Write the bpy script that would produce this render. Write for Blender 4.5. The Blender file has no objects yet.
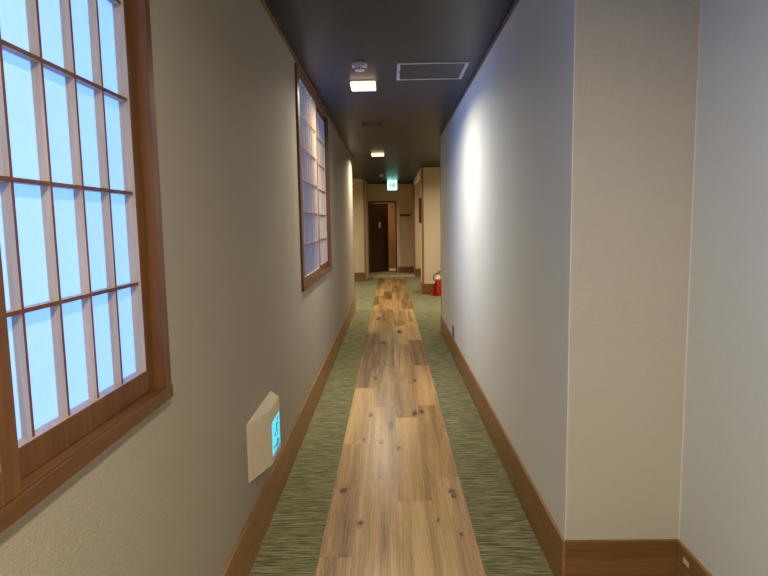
import bpy, bmesh, math, random
from mathutils import Vector, Matrix
random.seed(7)
S = bpy.context.scene
COL = S.collection
S.view_settings.view_transform = 'Standard'
S.view_settings.look = 'None'
S.view_settings.gamma = 1.0
S.view_settings.use_curve_mapping = False
S.view_settings.exposure = 0.62

# ------------------------------------------------------------------ sizes
H = 1.43
L, R, C = .6145, .6516, 2.523
BH, BT = .2116, .012
YP, R2 = 2.128, 1.0856
YL, YR = 9.68, 7.58          # where the left and right walls end
YBACK = 16.2
SL, SR = -.330, .366

# ------------------------------------------------------------------ camera
f, vx, vy, rho = 584.2349, 390.3471, 223.0899, .0151
d = Vector((vx-384, -(vy-288), -f)).normalized()
u = Vector((-rho, 1, 0)); u -= d*u.dot(d); u.normalize()
r = d.cross(u)
cam_d = bpy.data.cameras.new('camera'); cam = bpy.data.objects.new('camera', cam_d); COL.objects.link(cam)
M = Matrix((r, d, u)).to_4x4()        # rows: world axes in camera coordinates = camera to world
M.translation = Vector((0, 0, H))
cam.matrix_world = M
cam_d.sensor_width = 36; cam_d.lens = f/768*36; cam_d.clip_start = .02
S.camera = cam

# ------------------------------------------------------------------ node helpers
def lin(c):
    return tuple(((v/255)/12.92 if v/255 <= .04045 else ((v/255+.055)/1.055)**2.4) for v in c) + (1,)
class NT:
    def __init__(s, name, rough=.6, spec=.5):
        s.m = bpy.data.materials.new(name); s.m.use_nodes = True
        s.t = s.m.node_tree; s.b = s.t.nodes['Principled BSDF']
        s.b.inputs['Roughness'].default_value = rough
        s.b.inputs['Specular IOR Level'].default_value = spec
        s.tc = s.t.nodes.new('ShaderNodeTexCoord')
    def put(s, sock, v):
        if hasattr(v, 'is_output') or isinstance(v, bpy.types.NodeSocket): s.t.links.new(v, sock)
        else: sock.default_value = v
    def math(s, op, a, b=0.0, c=None, clamp=False):
        n = s.t.nodes.new('ShaderNodeMath'); n.operation = op; n.use_clamp = clamp
        s.put(n.inputs[0], a); s.put(n.inputs[1], b)
        if c is not None: s.put(n.inputs[2], c)
        return n.outputs[0]
    def mapping(s, scale=(1,1,1), vec=None, loc=(0,0,0), rot=(0,0,0)):
        n = s.t.nodes.new('ShaderNodeMapping')
        s.t.links.new(vec or s.tc.outputs['Object'], n.inputs[0])
        n.inputs['Scale'].default_value = scale; n.inputs['Location'].default_value = loc
        n.inputs['Rotation'].default_value = rot
        return n.outputs[0]
    def noise(s, vec, scale=5, detail=3, rough=.5, dist=0):
        n = s.t.nodes.new('ShaderNodeTexNoise')
        s.t.links.new(vec, n.inputs['Vector']); n.inputs['Scale'].default_value = scale
        n.inputs['Detail'].default_value = detail; n.inputs['Roughness'].default_value = rough
        n.inputs['Distortion'].default_value = dist
        return n.outputs['Fac']
    def wave(s, vec, scale, dist, det=2, dscale=1, direction='X'):
        n = s.t.nodes.new('ShaderNodeTexWave'); s.t.links.new(vec, n.inputs['Vector'])
        n.bands_direction = direction
        n.inputs['Scale'].default_value = scale; n.inputs['Distortion'].default_value = dist
        n.inputs['Detail'].default_value = det; n.inputs['Detail Scale'].default_value = dscale
        return n.outputs['Fac']
    def ramp(s, fac, stops):
        n = s.t.nodes.new('ShaderNodeValToRGB'); s.t.links.new(fac, n.inputs[0])
        e = n.color_ramp.elements
        while len(e) < len(stops): e.new(.5)
        for el, (p, c) in zip(e, stops): el.position = p; el.color = c
        return n.outputs[0]
    def mix(s, fac, a, b, mode='MIX'):
        n = s.t.nodes.new('ShaderNodeMix'); n.data_type = 'RGBA'; n.blend_type = mode
        s.put(n.inputs[0], fac); s.put(n.inputs[6], a); s.put(n.inputs[7], b)
        return n.outputs[2]
    def sep(s, vec=None):
        n = s.t.nodes.new('ShaderNodeSeparateXYZ'); s.t.links.new(vec or s.tc.outputs['Object'], n.inputs[0]); return n.outputs
    def comb(s, x, y, z):
        n = s.t.nodes.new('ShaderNodeCombineXYZ'); s.put(n.inputs[0], x); s.put(n.inputs[1], y); s.put(n.inputs[2], z); return n.outputs[0]
    def color(s, v): s.put(s.b.inputs['Base Color'], v)
    def bump(s, h, strength=.3, dist=.002):
        n = s.t.nodes.new('ShaderNodeBump'); n.inputs['Strength'].default_value = strength
        n.inputs['Distance'].default_value = dist; s.t.links.new(h, n.inputs['Height'])
        s.t.links.new(n.outputs[0], s.b.inputs['Normal'])

def plain(name, rgb, rough=.5, metal=0, spec=.5):
    k = NT(name, rough, spec)
    n = k.noise(k.mapping(), 40, 2)
    a = lin(rgb); b = tuple(v*.93 for v in a[:3]) + (1,)
    k.color(k.ramp(n, [(.3, b), (.7, a)])); k.b.inputs['Metallic'].default_value = metal
    return k.m
def glow(name, lin_rgb, strength, base=(.8, .8, .8)):
    k = NT(name, .5); k.color((*base, 1))
    k.b.inputs['Emission Color'].default_value = (*lin_rgb, 1)
    k.b.inputs['Emission Strength'].default_value = strength
    return k.m
def wood(name, c1, c2, axis='Z', rough=.45, g=1.0, spec=.4):
    k = NT(name, rough, spec)
    sc = [9*g, 9*g, 9*g]; sc['XYZ'.index(axis)] = .55*g
    v = k.mapping(tuple(sc))
    n1 = k.noise(v, 2.2, 5, .6, 1.2)
    sc2 = [90*g, 90*g, 90*g]; sc2['XYZ'.index(axis)] = 2.5*g
    n2 = k.noise(k.mapping(tuple(sc2)), 2.0, 3, .6)
    fac = k.math('ADD', k.math('MULTIPLY', n1, .65), k.math('MULTIPLY', n2, .35))
    mid = tuple((a+b)/2 for a, b in zip(c1, c2))
    k.color(k.ramp(fac, [(.33, lin(c1)), (.5, lin(mid)), (.66, lin(c2))]))
    k.bump(n2, .15, .001)
    return k.m

# ---- wall papers
def wallpaper(name, rgb, kind):
    k = NT(name, .85, .2)
    a = lin(rgb)
    if kind == 'swirl':
        n = k.noise(k.mapping((1, 1, 1)), 130, 3, .55, .8)
        n2 = k.noise(k.mapping(), 260, 2)
        h = k.math('ADD', n, k.math('MULTIPLY', n2, .3))
        k.bump(h, .7, .004)
        k.color(k.ramp(n, [(.3, tuple(v*.93 for v in a[:3])+(1,)), (.7, a)]))
    else:
        n = k.noise(k.mapping((60, 60, 520)), 1, 3, .6)
        n2 = k.noise(k.mapping((420, 420, 60)), 1, 2, .5)
        h = k.math('ADD', n, k.math('MULTIPLY', n2, .6))
        k.bump(h, .6, .0025)
        k.color(k.ramp(n, [(.3, tuple(v*.93 for v in a[:3])+(1,)), (.7, a)]))
    return k.m
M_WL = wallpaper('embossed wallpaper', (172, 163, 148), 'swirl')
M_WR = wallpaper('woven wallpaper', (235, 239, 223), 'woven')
M_WP = wallpaper('woven beige wallpaper', (200, 193, 176), 'woven')
M_WF = wallpaper('warm far wallpaper', (214, 196, 168), 'woven')

def ceiling_mat():
    k = NT('dark ceiling paper', .42, .45)
    n = k.noise(k.mapping((300, 40, 40)), 1, 2)
    k.color(k.ramp(n, [(.3, lin((25, 37, 55))), (.7, lin((31, 44, 63)))]))
    k.bump(n, .2, .001)
    return k.m
M_CEIL = ceiling_mat()

def carpet_mat():
    k = NT('green striped carpet', .95, .1)
    v = k.mapping((5, 42, 1))
    n = k.noise(v, 1.6, 4, .6, .5)
    v2 = k.mapping((7, 105, 1)); n2 = k.noise(v2, 1.2, 3, .6, .4)
    n3 = k.noise(k.mapping(), 420, 2)
    fac = k.math('ADD', k.math('ADD', k.math('MULTIPLY', n, .35), k.math('MULTIPLY', n2, .5)), k.math('MULTIPLY', n3, .15))
    k.color(k.ramp(fac, [(.41, lin((88, 88, 61))), (.5, lin((123, 122, 90))), (.58, lin((158, 156, 122)))]))
    k.bump(fac, .8, .006)
    return k.m
M_CARPET = carpet_mat()

def plank_mat():
    k = NT('oak vinyl planks', .3, .5)
    xyz = k.sep(); x, y = xyz[0], xyz[1]
    W = (SR-SL)/4
    row = k.math('FLOOR', k.math('DIVIDE', k.math('SUBTRACT', x, SL), W))
    offs = [2.375, 3.145, 2.885, 3.166]
    off = None
    for i, o in enumerate(offs):
        t = k.math('MULTIPLY', k.math('COMPARE', row, float(i), .1), o)
        off = t if off is None else k.math('ADD', off, t)
    q = k.math('DIVIDE', k.math('SUBTRACT', y, off), 1.3)
    idn = k.math('ADD', k.math('FLOOR', q), 3.0)
    wn = k.t.nodes.new('ShaderNodeTexWhiteNoise'); wn.noise_dimensions = '2D'
    k.t.links.new(k.comb(row, idn, 0.0), wn.inputs['Vector'])
    rnd = wn.outputs['Value']
    # grain
    gx = k.math('ADD', x, k.math('MULTIPLY', rnd, 37.0))
    gv = k.comb(gx, k.math('ADD', y, k.math('MULTIPLY', row, 5.3)), 0.0)
    n1 = k.noise(k.mapping((19, 1.1, 1), gv), 1.0, 5, .65, 1.3)
    n2 = k.noise(k.mapping((170, 5, 1), gv), 1.0, 4, .65, .4)
    n3 = k.noise(k.mapping((13, .35, 1), gv), 1.0, 2, .5, .3)
    wv = k.wave(k.mapping((1, .12, 1), gv), 22, 9, 3, 1.4)
    fac = k.math('ADD', k.math('ADD', k.math('MULTIPLY', n1, .38), k.math('MULTIPLY', n2, .12)),
                 k.math('ADD', k.math('MULTIPLY', n3, .45), k.math('MULTIPLY', wv, .06)))
    fac = k.math('ADD', fac, k.math('MULTIPLY', k.math('SUBTRACT', rnd, .5), .19))
    col = k.ramp(fac, [(.36, lin((104, 79, 50))), (.45, lin((148, 115, 74))), (.54, lin((182, 143, 92))), (.66, lin((208, 172, 116)))])
    # knots
    dark = None
    knots = [(-.275, 3.01, .02, .035), (-.167, 2.655, .011, .04), (.306, 2.991, .015, .03), (.312, 2.93, .01, .03), (-.017, 4.031, .02, .09), (.164, 4.277, .02, .06),
             (.215, 4.31, .018, .06), (-.167, 4.254, .013, .06), (.305, 2.55, .009, .02), (.21, 2.68, .006, .02), (-.08, 3.7, .013, .04), (.03, 3.6, .012, .05), (-.2, 3.75, .012, .04),
             (-.1, 6.9, .03, .1), (.1, 7.6, .03, .12), (-.2, 8.7, .03, .12), (.2, 5.2, .015, .06), (-.16, 5.3, .015, .08)]
    nn = k.noise(k.mapping((30, 20, 1)), 1, 2)
    wob = k.math('MULTIPLY', k.math('SUBTRACT', k.noise(k.mapping((45, 25, 1)), 1, 3), .5), .045)
    xw = k.math('ADD', x, wob); yw = k.math('ADD', y, k.math('MULTIPLY', wob, 2.0))
    for (kx, ky, ax, ay) in knots:
        dx = k.math('DIVIDE', k.math('SUBTRACT', xw, kx), ax)
        dy = k.math('DIVIDE', k.math('SUBTRACT', yw, ky), ay)
        dd = k.math('ADD', k.math('MULTIPLY', dx, dx), k.math('MULTIPLY', dy, dy))
        g = k.math('POWER', 2.7, k.math('MULTIPLY', dd, -1.2))
        dark = g if dark is None else k.math('ADD', dark, g)
    dark = k.math('MULTIPLY', k.math('MULTIPLY', dark, nn), 2.4, clamp=True)
    col = k.mix(dark, col, lin((58, 36, 22)))
    # seams
    fx = k.math('FRACT', k.math('DIVIDE', k.math('SUBTRACT', x, SL), W))
    ex = k.math('LESS_THAN', k.math('MINIMUM', fx, k.math('SUBTRACT', 1.0, fx)), .006)
    fy = k.math('FRACT', q)
    ey = k.math('LESS_THAN', fy, .0025)
    seam = k.math('MULTIPLY', k.math('MAXIMUM', ex, ey), .5)
    col = k.mix(seam, col, lin((70, 48, 30)))
    k.color(col)
    k.put(k.b.inputs['Roughness'], k.math('ADD', .24, k.math('MULTIPLY', n1, .14)))
    h = k.math('SUBTRACT', k.math('MULTIPLY', n2, .3), seam)
    k.bump(h, .12, .001)
    return k.m
M_PLANK = plank_mat()

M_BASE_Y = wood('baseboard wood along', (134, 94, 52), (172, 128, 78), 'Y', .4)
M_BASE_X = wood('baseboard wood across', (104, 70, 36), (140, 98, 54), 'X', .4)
M_TRIM_Y = wood('ceiling trim wood', (112, 84, 60), (142, 110, 82), 'Y', .5)
M_TRIM_X = wood('ceiling trim wood across', (80, 60, 44), (110, 84, 60), 'X', .5)
M_POST = wood('post wood', (122, 84, 48), (160, 116, 72), 'Z', .45)
M_FRAME_Z = wood('window frame wood upright', (88, 57, 33), (122, 83, 50), 'Z', .4)
M_FRAME_Y = wood('window frame wood level', (88, 57, 33), (122, 83, 50), 'Y', .4)
M_SASH = wood('dark lattice front wood', (88, 52, 36), (122, 80, 56), 'Z', .45)
M_SASHF = wood('dark sash front wood', (88, 55, 32), (122, 80, 48), 'Z', .45)
M_KUMI = wood('lattice wood', (156, 136, 106), (190, 168, 136), 'Z', .5)
M_DOOR = wood('dark door wood', (66, 44, 30), (96, 66, 44), 'Z', .4)
M_ROOM = wood('inner room panel wood', (120, 82, 46), (150, 106, 62), 'Z', .5)
M_SIGN = wood('dark sign wood', (90, 46, 26), (120, 66, 38), 'X', .4)
M_PLASTIC = plain('ivory plastic', (226, 214, 190), .45)
M_WHITE = plain('white plastic', (214, 212, 204), .4)
M_GREY = plain('grey plastic', (120, 118, 112), .5)
M_DARK = plain('black rubber', (24, 23, 22), .5)
M_HATCHF = plain('aluminium hatch rim', (176, 178, 186), .4)
M_RED = plain('red enamel', (196, 44, 32), .3)
M_STEEL = plain('steel', (150, 150, 148), .35, .8)
M_STICK = plain('cream sticker', (235, 222, 196), .6)
M_LAMP = glow('lamp diffuser', (1.0, .66, .36), 1.35)
M_RIM = plain('white lamp housing', (215, 205, 190), .5)
M_EXIT = glow('lit exit sign face', (.30, 1.0, .84), 3.0)
M_EXITG = glow('lit exit sign green', (.03, .60, .33), .9)
M_GUIDE = glow('lit guidance panel', (.06, .66, .92), .62, (.2, .45, .5))
M_GUIDEG = glow('lit guidance green', (.01, .25, .22), .7, (.02, .15, .12))

def paper_mat():
    k = NT('backlit paper', .9, .1)
    n = k.noise(k.mapping((1, 9, 9)), 6, 4, .6)
    k.color((.34, .36, .38, 1))
    k.t.links.new(k.ramp(n, [(.2, (.088, .268, 1.0, 1)), (.8, (.104, .288, 1.0, 1))]), k.b.inputs['Emission Color'])
    k.b.inputs['Emission Strength'].default_value = 1.32
    return k.m
M_PAPER = paper_mat()

# ------------------------------------------------------------------ mesh helpers
def BM(): return bmesh.new()
def box(bm, x0, x1, y0, y1, z0, z1, bev=0, seg=1):
    g = bmesh.ops.create_cube(bm, size=1)
    vs = g['verts']
    for v in vs:
        v.co = Vector(((x0+x1)/2+v.co.x*(x1-x0), (y0+y1)/2+v.co.y*(y1-y0), (z0+z1)/2+v.co.z*(z1-z0)))
    if bev:
        es = list({e for v in vs for e in v.link_edges})
        bmesh.ops.bevel(bm, geom=es, offset=bev, segments=seg, profile=.5, affect='EDGES')
    return bm
def voxels(bm, xs, ys, zs, solid):
    V = {}
    def vert(i, j, k):
        if (i, j, k) not in V: V[(i, j, k)] = bm.verts.new((xs[i], ys[j], zs[k]))
        return V[(i, j, k)]
    nx, ny, nz = len(xs)-1, len(ys)-1, len(zs)-1
    def sol(i, j, k): return 0 <= i < nx and 0 <= j < ny and 0 <= k < nz and solid(i, j, k)
    F = {(-1,0,0): [(0,0,0),(0,0,1),(0,1,1),(0,1,0)], (1,0,0): [(1,0,0),(1,1,0),(1,1,1),(1,0,1)],
         (0,-1,0): [(0,0,0),(1,0,0),(1,0,1),(0,0,1)], (0,1,0): [(0,1,0),(0,1,1),(1,1,1),(1,1,0)],
         (0,0,-1): [(0,0,0),(0,1,0),(1,1,0),(1,0,0)], (0,0,1): [(0,0,1),(1,0,1),(1,1,1),(0,1,1)]}
    for i in range(nx):
        for j in range(ny):
            for k in range(nz):
                if not sol(i, j, k): continue
                for (a, b, c), q in F.items():
                    if not sol(i+a, j+b, k+c): bm.faces.new([vert(i+p[0], j+p[1], k+p[2]) for p in q])
    return bm
def lathe(bm, prof, cx, cy, seg=32, z0=0):
    rings = []
    for (rr, z) in prof:
        if rr < 1e-5: rings.append([bm.verts.new((cx, cy, z0+z))])
        else: rings.append([bm.verts.new((cx+rr*math.cos(2*math.pi*i/seg), cy+rr*math.sin(2*math.pi*i/seg), z0+z)) for i in range(seg)])
    for a, b in zip(rings, rings[1:]):
        for i in range(seg):
            j = (i+1) % seg
            if len(a) == 1: bm.faces.new((a[0], b[j], b[i]))
            elif len(b) == 1: bm.faces.new((a[i], a[j], b[0]))
            else: bm.faces.new((a[i], a[j], b[j], b[i]))
    return bm
def tube(bm, pts, rad, seg=10):
    pts = [Vector(p) for p in pts]; rings = []
    for i, p in enumerate(pts):
        t = (pts[min(i+1, len(pts)-1)]-pts[max(i-1, 0)]).normalized()
        a = t.cross(Vector((0, 1, .01))); a = a.normalized() if a.length > 1e-3 else Vector((1, 0, 0)); b = t.cross(a)
        rings.append([bm.verts.new(p+rad*(math.cos(2*math.pi*k/seg)*a+math.sin(2*math.pi*k/seg)*b)) for k in range(seg)])
    for a, b in zip(rings, rings[1:]):
        for k in range(seg): bm.faces.new((a[k], a[(k+1) % seg], b[(k+1) % seg], b[k]))
    bm.faces.new(rings[0][::-1]); bm.faces.new(rings[-1])
    return bm
def prism(bm, pts, axis, a0, a1):
    """polygon pts (2-D) extruded along axis from a0 to a1"""
    def mk(p, a):
        if axis == 'Z': return (p[0], p[1], a)
        if axis == 'X': return (a, p[0], p[1])
        return (p[0], a, p[1])
    A = [bm.verts.new(mk(p, a0)) for p in pts]; B = [bm.verts.new(mk(p, a1)) for p in pts]
    n = len(pts)
    bm.faces.new(A[::-1]); bm.faces.new(B)
    for i in range(n): bm.faces.new((A[i], A[(i+1) % n], B[(i+1) % n], B[i]))
    return bm
def obj(name, bm, mat, parent=None, base=None, smooth=False):
    """world-space mesh; base is the world place of its parent's (or its own) origin"""
    bmesh.ops.recalc_face_normals(bm, faces=bm.faces[:])
    if base is not None: bmesh.ops.translate(bm, verts=bm.verts[:], vec=-Vector(base))
    me = bpy.data.meshes.new(name); bm.to_mesh(me); bm.free()
    me.materials.append(mat)
    if smooth:
        for p in me.polygons: p.use_smooth = True
        try: me.set_sharp_from_angle(angle=math.radians(35))
        except Exception: pass
    o = bpy.data.objects.new(name, me); COL.objects.link(o)
    if parent: o.parent = parent
    elif base is not None: o.location = base
    return o
def tag(o, label=None, cat=None, group=None, kind=None):
    if label: o['label'] = label
    if cat: o['category'] = cat
    if group: o['group'] = group
    if kind: o['kind'] = kind
    return o
def root(name, loc, label=None, cat=None, group=None, kind=None, rz=0):
    o = bpy.data.objects.new(name, None); COL.objects.link(o); o.location = loc; o.rotation_euler = (0, 0, rz)
    o.empty_display_size = .1
    return tag(o, label, cat, group, kind)
def struct(name, bm, mat, label=None, cat=None):
    return tag(obj(name, bm, mat), label, cat, None, 'structure')
def copy_tree(o, parent=None):
    c = o.copy(); COL.objects.link(c)
    if parent: c.parent = parent
    for ch in list(o.children): copy_tree(ch, c)
    return c

# ------------------------------------------------------------------ the shell
YB = -2.4
XL2, XR2 = -3.2, 3.0
# floor (carpet) with the plank strip let into it
bm = BM(); voxels(bm, [XL2-.15, SL, SR, XR2+.15], [YB-.15, 15.3, YBACK+1.8], [-.06, 0], lambda i, j, k: not (i == 1 and j == 0))
struct('floor', bm, M_CARPET, 'green carpet with fine cross stripes on both sides of the wooden strip', 'floor')
bm = BM(); box(bm, SL, SR, YB-.15, 15.3, -.06, .001)
struct('floor_planks', bm, M_PLANK, 'oak plank strip with dark knots running down the middle of the corridor', 'floor')
bm = BM(); box(bm, XL2-.15, XR2+.15, YB-.15, YBACK+1.8, C, C+.08)
struct('ceiling', bm, M_CEIL, 'very dark blue grey corridor ceiling', 'ceiling')

W1 = (-.12, 1.506); W2 = (4.006, 5.881)         # clear openings along Y
ZS, ZT = 1.006, 2.450
ZB = .973
FR = .034                                         # frame timber
def left_wall():
    bm = BM()
    ys = [YB-.15, W1[0]-FR+.004, W1[1]+FR-.004, W2[0]-FR+.004, W2[1]+FR-.004, YL]
    zs = [0, .977, 2.486, C]
    voxels(bm, [-L-.14, -L], ys, zs, lambda i, j, k: not (k == 1 and j in (1, 3)))
    return bm
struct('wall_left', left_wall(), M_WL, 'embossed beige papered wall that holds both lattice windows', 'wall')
bm = BM(); box(bm, R, R+.5, YP+.14, YR, 0, C)
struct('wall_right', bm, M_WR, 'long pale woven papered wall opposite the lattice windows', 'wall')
bm = BM(); box(bm, R, R2+.15, YP, YP+.14, 0, C)
pil = struct('wall_right_return', bm, M_WP, 'short beige papered wall face turning into the corner niche', 'wall')
bm = BM(); box(bm, R-.0006, R+.001, YP+.0, YP+.14, 0, C)
struct('wall_right_edge', bm, M_WR, 'pale papered end of the long wall at the outer corner', 'wall')
bm = BM(); box(bm, R2, R2+.15, YB, YP, 0, C)
struct('wall_right_near', bm, M_WR, 'pale papered niche wall at the right edge of the view', 'wall')
bm = BM(); box(bm, -L-.14, R2+.15, YB-.15, YB, 0, C)
struct('wall_behind', bm, M_WR, 'pale papered wall closing the corridor behind the viewer', 'wall')

# lobby beyond the ends of the walls
bm = BM(); box(bm, XL2, -L-.14, YL-.15, YL, 0, C); struct('wall_lobby_front_left', bm, M_WF)
bm = BM(); box(bm, R+.5, XR2, YR-.15, YR, 0, C); struct('wall_lobby_front_right', bm, M_WF)
bm = BM(); box(bm, XL2-.15, XL2, YL-.15, 14.7, 0, C); struct('wall_lobby_left', bm, M_WF)
bm = BM(); box(bm, XR2, XR2+.15, YR-.15, 15.7, 0, C); struct('wall_lobby_right', bm, M_WF)
# left far projection
YLP = 14.55
bm = BM(); voxels(bm, [XL2-.15, -.63, -.62], [YLP, YLP+.03, YBACK], [0, 2.27, C], lambda i, j, k: not (i == 0 and j == 0 and k == 0))
struct('wall_left_far', bm, M_WF, 'dim papered wall face far down the corridor on the left', 'wall')
# right far projection with the extinguisher in front
YRP = 11.65
bm = BM(); box(bm, .63, XR2, YRP, 12.35, 0, C)
struct('wall_right_far', bm, M_WF, 'warm beige papered wall block behind the fire extinguisher', 'wall')
bm = BM(); box(bm, .63, .70, 12.35, 15.58, 2.42, C)
struct('wall_right_header', bm, M_WR, 'pale header above the side opening far on the right', 'wall')
bm = BM(); box(bm, .63, XR2, 15.58, YBACK+.15, 0, C)
struct('wall_right_stub', bm, M_WF, 'narrow papered wall face beside the far back wall', 'wall')
# back wall with the door opening
DX0, DX1, DZ0, DZ1 = -.575, .145, .06, 2.0
bm = BM(); voxels(bm, [-.62, DX0, DX1, .63], [YBACK, YBACK+.14], [0, DZ0, DZ1, C], lambda i, j, k: not (i == 1 and k == 1))
struct('wall_back', bm, M_WF, 'beige papered wall with the open dark door at the corridor end', 'wall')
# room glimpsed behind the door
bm = BM()
box(bm, DX1+.06, DX1+.16, YBACK+.14, 17.75, 0, C)
box(bm, -1.5, DX1+.16, 17.75, 17.9, 0, C)
box(bm, -1.6, -1.5, YBACK+.14, 17.9, 0, C)
struct('wall_inner_room', bm, M_ROOM, 'brown panelled wall glimpsed past the open door', 'wall')
# threshold step
bm = BM(); box(bm, -.62, .63, 15.34, YBACK+1.55, .0, .058, .006, 2)
struct('floor_step', bm, plain('pale step covering', (186, 170, 128), .7), 'low pale step in front of the far door', 'step')

# ------------------------------------------------------------------ baseboards, trims
def bboard(name, x0, x1, y0, y1, mat, z0=0, h=BH, label=None):
    bm = BM(); box(bm, x0, x1, y0, y1, z0, z0+h, .0025, 2)
    return struct(name, bm, mat, label, 'baseboard' if label else None)
bboard('baseboard_left', -L, -L+BT, YB, YL+BT, M_BASE_Y, label='brown wooden baseboard under both lattice windows')
bboard('baseboard_right', R-BT, R, YP-BT, YR+BT, M_BASE_Y, label='brown wooden baseboard along the long pale wall')
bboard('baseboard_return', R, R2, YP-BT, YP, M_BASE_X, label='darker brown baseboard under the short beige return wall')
bboard('baseboard_niche', R2-BT, R2, YB, YP-BT, M_BASE_Y, label='brown baseboard of the niche wall bearing a small cream sticker')
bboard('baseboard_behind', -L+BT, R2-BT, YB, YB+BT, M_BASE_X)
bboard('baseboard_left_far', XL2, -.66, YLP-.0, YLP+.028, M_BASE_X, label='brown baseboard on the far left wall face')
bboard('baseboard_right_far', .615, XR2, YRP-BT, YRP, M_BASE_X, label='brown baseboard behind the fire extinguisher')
bboard('baseboard_right_far_side', .615, .63, YRP, 12.35, M_BASE_Y)
bboard('baseboard_right_stub', .63, XR2, 15.568, 15.58, M_BASE_X, label='brown baseboard on the narrow face beside the back wall')
bboard('baseboard_back', DX1+.05, .63, YBACK-BT, YBACK, M_BASE_X, .058, .16, 'light brown baseboard right of the open door')
bboard('baseboard_lobby_left', XL2, XL2+BT, YL+BT, YLP, M_BASE_Y)

n = 1
def trim(x0, x1, y0, y1, z0, z1, mat, label=None, bev=.0015):
    global n
    bm = BM(); box(bm, x0, x1, y0, y1, z0, z1, bev, 1)
    o = struct('trim_%d' % n, bm, mat, label, 'trim' if label else None); n += 1
    return o
trim(-L, -L+.014, YB, YL, C-.016, C, M_TRIM_Y, 'thin wooden strip where the window wall meets the ceiling')
trim(R-.014, R, YP-.014, YR, C-.016, C, M_TRIM_Y, 'thin wooden strip where the long pale wall meets the ceiling')
trim(R, R2, YP-.014, YP, C-.016, C, M_TRIM_X)
trim(-L-.14, -L+.004, YL, YL+.02, BH, C-.016, M_POST, 'upright wooden edge at the end of the window wall')
trim(R-.004, R+.5, YR, YR+.02, BH, C, M_POST, 'upright wooden edge at the end of the long pale wall')
trim(-L+.014, SL+.0, YL-.02, YL+.02, C-.012, C, M_TRIM_X, 'faint ceiling strip at the end of the window wall')
trim(-.66, -.61, YLP-.012, YLP+.045, 0, C, M_POST, 'brown upright post at the corner of the far left wall')
trim(.62, .66, YRP-.008, YRP+.03, BH, C-.02, M_POST, 'slim upright corner strip on the far right wall block')
trim(.615, XR2, YRP-.014, YRP+.0, C-.02, C, M_TRIM_X)
trim(.62, .65, 15.55, 15.60, BH, 2.42, M_POST, 'brown upright corner strip beside the back wall')
trim(-.61, .63, YBACK-.014, YBACK, C-.03, C, M_TRIM_X, 'dark strip along the top of the back wall')
M_CAULK = plain('pale caulk', (232, 228, 214), .7)
trim(R2-.004, R2, YP-.004, YP, BH, C-.016, M_CAULK, 'thin pale caulk line in the inner corner of the niche', .001)
trim(R-.0015, R+.003, YP-.0015, YP+.003, BH, C-.016, M_CAULK, 'thin pale paper edge down the outer corner', .001)
# ------------------------------------------------------------------ shoji windows
XF = -L+.015                 # front of the frame
XIN, XOUT = -.600, -.631     # front faces of the two tracks
RAIL_T = 1.063
ROWS = 6
def two_tone(o, m):
    # room faces get the darker wood, the other faces keep the pale wood
    o.data.materials.append(m)
    for p in o.data.polygons:
        if p.normal.x > .6: p.material_index = 1
def sash(parent, base, name, y0, y1, xf, anchor, label=None):
    """sliding lattice panel between y0 and y1, room face at x = xf"""
    th = .029
    st = .045
    bm = BM()
    for (a, b) in ((y0, y0+st), (y1-st, y1)): box(bm, xf-th, xf, a, b, ZS+.001, ZT-.002, .0012)
    box(bm, xf-th, xf-.0005, y0+st, y1-st, ZS+.001, RAIL_T, .0012)
    box(bm, xf-th, xf-.0005, y0+st, y1-st, RAIL_T+ROWS*.2255, ZT-.002, .0012)
    fr = obj(name, bm, M_KUMI, parent, base); two_tone(fr, M_SASHF)
    bm = BM()
    sp = .1155; kw = .0075; xk = xf-.008
    y = anchor
    while y-sp > y0+st+.03: y -= sp
    while y < y1-st-.03:
        if y-kw > y0+st+.01: box(bm, xf-th+.001, xk, y-kw, y, RAIL_T-.003, ZT-.022, .0006)
        y += sp
    dz = .2255
    for i in range(1, ROWS):
        z = RAIL_T+i*dz
        box(bm, xf-th+.0012, xk+.0008, y0+st-.003, y1-st+.003, z-.004, z+.004, .0006)
    two_tone(obj('lattice', bm, M_KUMI, fr), M_SASH)
    bm = BM(); box(bm, xf-th-.0015, xf-th+.0005, y0+st-.01, y1-st+.01, RAIL_T-.008, ZT-.018)
    obj('paper', bm, M_PAPER, fr)
    return fr
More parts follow.
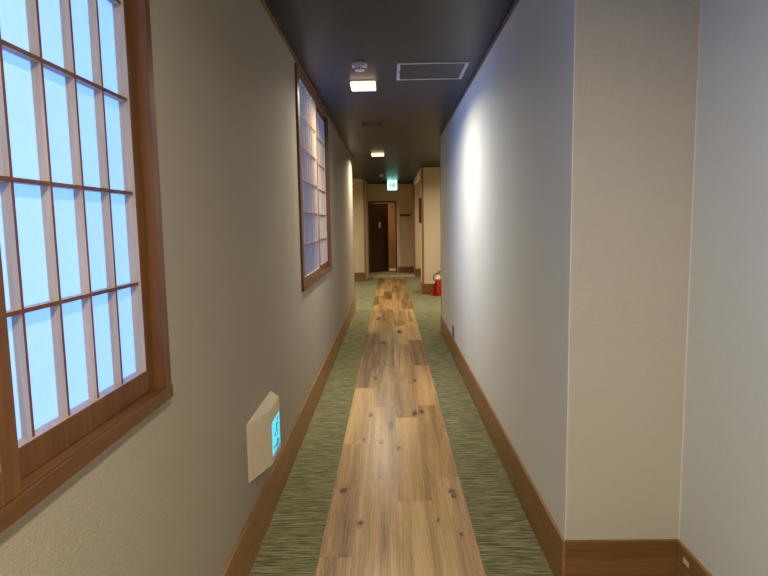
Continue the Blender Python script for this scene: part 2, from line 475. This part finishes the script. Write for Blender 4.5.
def window(name, w, near, far, label):
    base = (XF-.03, (w[0]+w[1])/2, ZS)
    base = (0, 0, 0)
    rt = root(name, base, label, 'window', None, 'structure')
    bm = BM()
    box(bm, -L-.13, XF, w[0]-FR, w[0], ZS-.002, ZT, .0015)
    box(bm, -L-.13, XF, w[1], w[1]+FR, ZS-.002, ZT, .0015)
    obj('window_jamb', bm, M_FRAME_Z, rt)
    bm = BM()
    box(bm, -L-.13, XF, w[0]-FR, w[1]+FR, ZT, ZT+.040, .0015)
    # guide slips under the head
    box(bm, -.630, -.6245, w[0]+.002, w[1]-.002, ZT-.006, ZT)
    obj('window_head', bm, M_FRAME_Y, rt)
    bm = BM()
    prof = [(XF+.003, ZB), (XF+.003, ZS), (-.6035, ZS), (-.6035, ZS-.004), (-.606, ZS-.004), (-.606, ZS), (-.6345, ZS), (-.6345, ZS-.004), (-.637, ZS-.004), (-.637, ZS), (-L-.13, ZS), (-L-.13, ZB)]
    A = [bm.verts.new((p[0], w[0]-FR, p[1])) for p in prof]; B = [bm.verts.new((p[0], w[1]+FR, p[1])) for p in prof]
    for i in range(len(prof)): bm.faces.new((A[i], A[(i+1) % len(prof)], B[(i+1) % len(prof)], B[i]))
    bm.faces.new(A[::-1]); bm.faces.new(B)
    obj('window_sill', bm, M_FRAME_Y, rt)
    sash(rt, (0, 0, 0), 'sliding_sash', near[0], near[1], XIN, near[2])
    sash(rt, (0, 0, 0), 'sliding_sash', far[0], far[1], XOUT, far[2])
    # outer board closing the back of the opening
    bm = BM(); box(bm, -L-.129, -L-.119, w[0], w[1], ZS, ZT)
    obj('outer_pane', bm, M_WHITE, rt)
    return rt
window('window_1', W1, (W1[0]+.002, .895, .78), (.545, W1[1]-.0005, 1.343+.0035),
       'large lattice window with bright blue paper nearest the viewer on the left')
window('window_2', W2, (W2[0]+.0005, 4.968, 4.80), (4.918, W2[1]-.0005, 5.72),
       'second lattice window further down the left wall with orange lit bars')

# ------------------------------------------------------------------ ceiling lamps
def make_lamp(loc, label):
    t = root('ceiling_light', loc, label, 'ceiling light', 'square ceiling lamps')
    bm = BM(); box(bm, -.094, .094, -.094, .094, -.008, 0, .002)
    obj('housing', bm, M_RIM, t)
    bm = BM(); box(bm, -.097, .097, -.097, .097, -.042, -.008, .008, 3)
    obj('diffuser', bm, M_LAMP, t)
    ld = bpy.data.lights.new('lamp_light', 'AREA'); ld.shape = 'SQUARE'; ld.size = .17
    ld.energy = 21; ld.color = (1.0, .88, .67); ld.spread = math.radians(164)
    lo = bpy.data.objects.new('lamp_light', ld); COL.objects.link(lo); lo.parent = t; lo.location = (0, 0, -.046)
    return t
lamp = make_lamp((-.195, 4.72, C), 'larger looking lit square lamp beside the smoke detector and hatch')
for loc, lab in (((-.18, 9.33, C), 'smaller looking lit lamp further down, past the brown ceiling bar'),
                 ((.22, .25, C), 'lit square lamp on the ceiling above the viewer'),
                 ((.2, -1.7, C), 'added unseen lamp behind the viewer, brightening the near walls'),  # extra lamp out of view, put in to lift the near walls
                 ((-.9, 17.0, C), 'added unseen lamp brightening the room behind the open door'),  # hidden lamp added so the inner room looks lit
                 ((-1.75, 10.05, C), 'lit square lamp in the side passage left of the lobby'),
                 ((1.3, 10.0, C), 'added unseen lamp right of the long wall, brightening the far right wall block'),  # added out of sight to brighten the wall block by the extinguisher
                 ((-1.05, 12.6, C), 'added unseen lamp in the left side passage, brightening the far end'),  # hidden extra lamp, brightens the back wall and door area
                 ((1.6, 13.9, C), 'added unseen lamp in the far right side opening, brightening the far end')):  # another hidden lamp added to brighten the far zone
    c = copy_tree(lamp); c.location = loc; c['label'] = lab

# ------------------------------------------------------------------ smoke detector
base = (-.195, 4.165, C)
t = root('smoke_detector', base, 'round white smoke detector on the ceiling just before the first lamp', 'smoke detector')
bm = BM(); lathe(bm, [(0, 0), (.053, 0), (.053, -.020), (.050, -.024), (0, -.024)], 0, 0); obj('mounting_base', bm, M_WHITE, t, smooth=True)
bm = BM(); lathe(bm, [(0, -.024), (.050, -.024), (.048, -.032), (.034, -.046), (.031, -.046), (0, -.046)], 0, 0); h = obj('sensor_head', bm, M_WHITE, t, smooth=True)
bm = BM()
for i in range(12):
    a = i*math.pi/6
    m = Matrix.Rotation(a, 4, 'Z')
    g = bmesh.ops.create_cube(bm, size=1)['verts']
    for v in g: v.co = m @ Vector((v.co.x*.008+.0415, v.co.y*.013, v.co.z*.006-.040))
obj('smoke_vent', bm, M_DARK, h)
# small detector far away
base = (-.185, 13.4, C)
t = root('fire_detector', base, 'tiny pale detector on the far ceiling just before the exit sign', 'smoke detector')
bm = BM(); lathe(bm, [(0, 0), (.05, 0), (.05, -.014), (0, -.014)], 0, 0); obj('mounting_base', bm, M_WHITE, t, smooth=True)
bm = BM(); lathe(bm, [(0, -.014), (.042, -.014), (.034, -.04), (.02, -.05), (0, -.05)], 0, 0); obj('sensor_head', bm, M_WHITE, t, smooth=True)
# ceiling bar between the lamps
base = (-.186, 6.62, C)
t = root('ceiling_bracket', base, 'dull brown bar with a round foot at each end on the ceiling between the lamps', 'bracket')
mb = plain('dull brown paint', (112, 96, 80), .5)
bm = BM(); box(bm, -.085, .085, -.010, .010, -.030, -.014, .004, 2); obj('bar', bm, mb, t)
for s in (-1, 1):
    bm = BM(); lathe(bm, [(0, 0), (.022, 0), (.022, -.012), (.015, -.034), (0, -.038)], s*.088, 0, 20); obj('foot', bm, mb, t, smooth=True)
# hatch
base = (.312, 4.40, C)
t = root('ceiling_hatch', base, 'dark ceiling access hatch with a thin pale metal rim', 'hatch')
bm = BM()
W, D, F_, = .248, .235, .022
prof = None
bm = BM()
voxels(bm, [-W, -W+F_, W-F_, W], [-D, -D+F_, D-F_, D], [-.005, .0], lambda i, j, k: not (i == 1 and j == 1)); obj('rim', bm, M_HATCHF, t)
bm = BM(); box(bm, -W+F_+.002, W-F_-.002, -D+F_+.002, D-F_-.002, -.003, 0); obj('hatch_panel', bm, M_CEIL, t)
bm = BM(); box(bm, -W+.012, -W+.019, -.04, .0, -.0075, -.005, .001); obj('latch', bm, M_DARK, t)

# ------------------------------------------------------------------ pictogram helpers
def disc(bm, cx, cz, rr, pl, seg=16, t0=0, t1=.001):
    prism(bm, [(cx+rr*math.cos(2*math.pi*i/seg), cz+rr*math.sin(2*math.pi*i/seg)) for i in range(seg)], pl, t0, t1)
def limb(bm, a, b, w, pl, t0, t1):
    a = Vector(a); b = Vector(b); dv = (b-a).normalized(); nn = Vector((-dv.y, dv.x))*w/2
    prism(bm, [tuple(a+nn), tuple(b+nn), tuple(b-nn), tuple(a-nn)], pl, t0, t1)
def arrow(bm, cx, cz, w, h, pl, t0, t1, s=1):
    k = h
    pts = [(-w/2, -k*.17), (w*.05, -k*.17), (w*.05-k*.12, -k*.5), (w*.22, -k*.5), (w/2, 0), (w*.22, k*.5), (w*.05-k*.12, k*.5), (w*.05, k*.17), (-w/2, k*.17)]
    prism(bm, [(cx+s*x, cz+z) for x, z in pts], pl, t0, t1)
# exit sign hung from the far ceiling
base = (.062, 15.14, C)
t = root('exit_sign', base, 'lit white exit sign with a green arrow pointing right, hung from the far ceiling', 'exit sign')
bm = BM(); box(bm, -.127, .127, .002, .04, -.26, 0, .004, 2); obj('housing', bm, M_WHITE, t)
bm = BM(); box(bm, -.119, .119, -.002, .002, -.252, -.010, .001); fc = obj('lit_face', bm, M_EXIT, t)
bm = BM(); arrow(bm, .004, -.131, .18, .15, 'Y', -.0045, -.002); obj('arrow', bm, M_EXITG, fc)

# floor-level guidance light on the left wall
yb = 2.352
base = (-L, 2.6, .342)
t = root('guidance_light', base, 'ivory wedge box with a glowing cyan panel low on the window wall', 'guidance light')
yc = 2.6
bm = BM()
P = [(-L+.0005, 2.351), (-L+.062, 2.545), (-L+.062, 2.755), (-L+.0005, 2.862)]
prism(bm, P, 'Z', .346, .603)
bmesh.ops.recalc_face_normals(bm, faces=bm.faces[:])
bmesh.ops.bevel(bm, geom=[e for e in bm.edges if e.calc_length() > .03 and max(v.co.x for v in e.verts) > -L+.01], offset=.003, segments=2, affect='EDGES')
obj('casing', bm, M_PLASTIC, t, base)
bm = BM(); box(bm, -L+.061, -L+.0635, 2.562, 2.735, .380, .535, .001); gp = obj('lit_panel', bm, M_GUIDE, t, base)
bm = BM()
X0, X1 = -L+.0634, -L+.0646
BZ = -.018
# running figure in the upper part, arrow below (y to the right along the wall)
def gy(v): return 2.565+v
disc(bm, gy(.118), .519, .010, 'X', 16, X0, X1)
limb(bm, (gy(.108), 0.504), (gy(.088), 0.474), .016, 'X', X0, X1)
limb(bm, (gy(.090), 0.476), (gy(.120), 0.460), .009, 'X', X0, X1)
limb(bm, (gy(.118), 0.462), (gy(.112), 0.440), .008, 'X', X0, X1)
limb(bm, (gy(.090), 0.476), (gy(.058), 0.458), .009, 'X', X0, X1)
limb(bm, (gy(.058), 0.458), (gy(.040), 0.464), .008, 'X', X0, X1)
limb(bm, (gy(.106), 0.502), (gy(.136), 0.488), .007, 'X', X0, X1)
limb(bm, (gy(.104), 0.502), (gy(.078), 0.494), .007, 'X', X0, X1)
arrow(bm, gy(.09), .407, .12, .036, 'X', X0, X1)
obj('pictogram', bm, M_GUIDEG, gp, base)

# ------------------------------------------------------------------ wall outlet and sticker
base = (R, 6.11, .215)
t = root('wall_outlet', base, 'small grey outlet plate low on the long pale wall', 'outlet')
bm = BM(); box(bm, R-.007, R, 6.04, 6.18, .218, .342, .002, 2); obj('cover_plate', bm, M_GREY, t, base)
for y in (6.098, 6.114):
    bm = BM(); box(bm, R-.0078, R-.0068, y, y+.004, .272, .288); obj('socket_slot', bm, M_DARK, t, base)
bm = BM(); box(bm, R2-BT-.001, R2-BT, 2.025, 2.066, .155, .176, .0003)
tag(obj('sticker', bm, M_STICK), 'small cream sticker on the niche baseboard at the lower right', 'sticker')

# ------------------------------------------------------------------ fire extinguisher and stand
ex, ey = .93, 11.42
base = (ex, ey, 0)
t = root('fire_extinguisher', base, 'red fire extinguisher with pale neck standing on the lobby carpet', 'fire extinguisher')
bm = BM(); lathe(bm, [(0, .02), (.062, .02), (.066, .03), (.067, .30), (.064, .325), (0, .326)], ex, ey); obj('cylinder_body', bm, M_RED, t, base, True)
bm = BM(); lathe(bm, [(0, .325), (.063, .3251), (.058, .35), (.042, .375), (.026, .392), (.022, .42), (0, .42)], ex, ey); obj('pale_shoulder', bm, plain('pale label', (222, 214, 196), .4), t, base, True)
bm = BM()
prism(bm, [(ex-.03, .42), (ex+.03, .42), (ex+.11, .45), (ex+.11, .46), (ex+.02, .445), (ex-.03, .445)], 'Y', ey-.012, ey+.012)
prism(bm, [(ex-.02, .455), (ex+.02, .46), (ex+.11, .495), (ex+.11, .505), (ex+.01, .48), (ex-.03, .475)], 'Y', ey-.012, ey+.012)
box(bm, ex-.022, ex+.012, ey-.014, ey+.014, .42, .475, .003)
obj('valve_handle', bm, M_STEEL, t, base)
bm = BM()
pts = [(ex-.02-.085*math.sin(a), ey-.03, .36+.075*math.cos(a)) for a in [i*math.pi/12 for i in range(0, 13)]]
pts += [(ex-.05, ey-.06, .27), (ex-.075, ey-.055, .22), (ex-.078, ey-.05, .15)]
tube(bm, pts, .010); obj('hose', bm, M_DARK, t, base, True)
bm = BM(); lathe(bm, [(0, .08), (.012, .08), (.016, .15), (0, .15)], ex-.078, ey-.05, 16); obj('nozzle', bm, M_DARK, t, base, True)
base = (ex, ey, 0)
bm = BM()
voxels(bm, [ex-.135, ex-.125, ex+.125, ex+.135], [ey-.11, ey-.10, ey+.10, ey+.11], [.0, .014, .125], lambda i, j, k: (k == 0) or (i != 1 and j == 0) or i == 0 or i == 2 or j == 2)
tag(obj('extinguisher_stand', bm, M_RED, None, (ex, ey, 0)), 'low red open tray around the foot of the fire extinguisher', 'stand')

# ------------------------------------------------------------------ signs
bm = BM(); box(bm, .27, .55, YBACK-.018, YBACK, 1.605, 1.675, .003, 2)
tag(obj('wall_sign', bm, M_SIGN, None, (.41, YBACK, 1.605)), 'narrow brown wooden board on the back wall right of the door', 'sign')
# rounded wooden sign on the side of the far right wall block
bm = BM()
pts = [(11.95+.12*math.cos(a), (1.83 if math.sin(a) > 0 else 1.52)+.10*math.sin(a)) for a in [i*math.pi/12 for i in range(24)]]
prism(bm, pts, 'X', .585, .63)
tag(obj('side_sign', bm, M_SIGN, None, (.63, 11.95, 1.45)), 'tall rounded wooden plaque on the side of the far right wall block', 'sign')

# ------------------------------------------------------------------ door, opened inwards
ang = math.radians(51)
bx0, by0 = DX0+.012, YBACK+.06
rt = root('door_1', (bx0, by0, .062), 'dark wooden door standing ajar at the far end of the corridor', 'door', None, 'structure', ang)
bm = BM(); box(bm, 0, .80, 0, .038, 0, 1.925, .002)
lf = obj('door_leaf', bm, M_DOOR, rt)
bm = BM(); box(bm, .33, .47, -.008, -.0005, 1.55, 1.60, .001); obj('number_plate', bm, M_SIGN, rt)
bm = BM(); box(bm, .37, .45, -.007, -.0005, 1.24, 1.40, .002); obj('door_tag', bm, M_STICK, rt)
bm = BM()
lathe(bm, [(0, 0), (.026, 0), (.026, .01), (0, .01)], 0, 0, 20); bmesh.ops.rotate(bm, verts=bm.verts[:], matrix=Matrix.Rotation(math.pi/2, 3, 'X'))
bmesh.ops.translate(bm, verts=bm.verts[:], vec=(.735, -.0005, 1.0))
tube(bm, [(.735, -.008, 1.0), (.735, -.045, 1.0), (.70, -.05, 1.0), (.62, -.05, 1.0)], .009)
obj('door_handle', bm, M_STEEL, rt)
bm = BM()
voxels(bm, [DX0-.03, DX0+.008, DX1-.008, DX1+.03], [YBACK-.012, YBACK+.15], [.059, DZ1-.01, DZ1+.03], lambda i, j, k: not (i == 1 and k == 0))
bmesh.ops.translate(bm, verts=bm.verts[:], vec=(-bx0, -by0, -.062))
df = obj('door_frame', bm, M_DOOR, rt); df.rotation_euler = (0, 0, -ang)

# ------------------------------------------------------------------ world (nothing of it shows)
w = bpy.data.worlds.new('world'); S.world = w; w.use_nodes = True
w.node_tree.nodes['Background'].inputs[0].default_value = (.5, .7, 1, 1)
w.node_tree.nodes['Background'].inputs[1].default_value = .3
S.cycles.use_denoising = True
S.cycles.max_bounces = 10; S.cycles.diffuse_bounces = 7
S.cycles.sample_clamp_indirect = 4
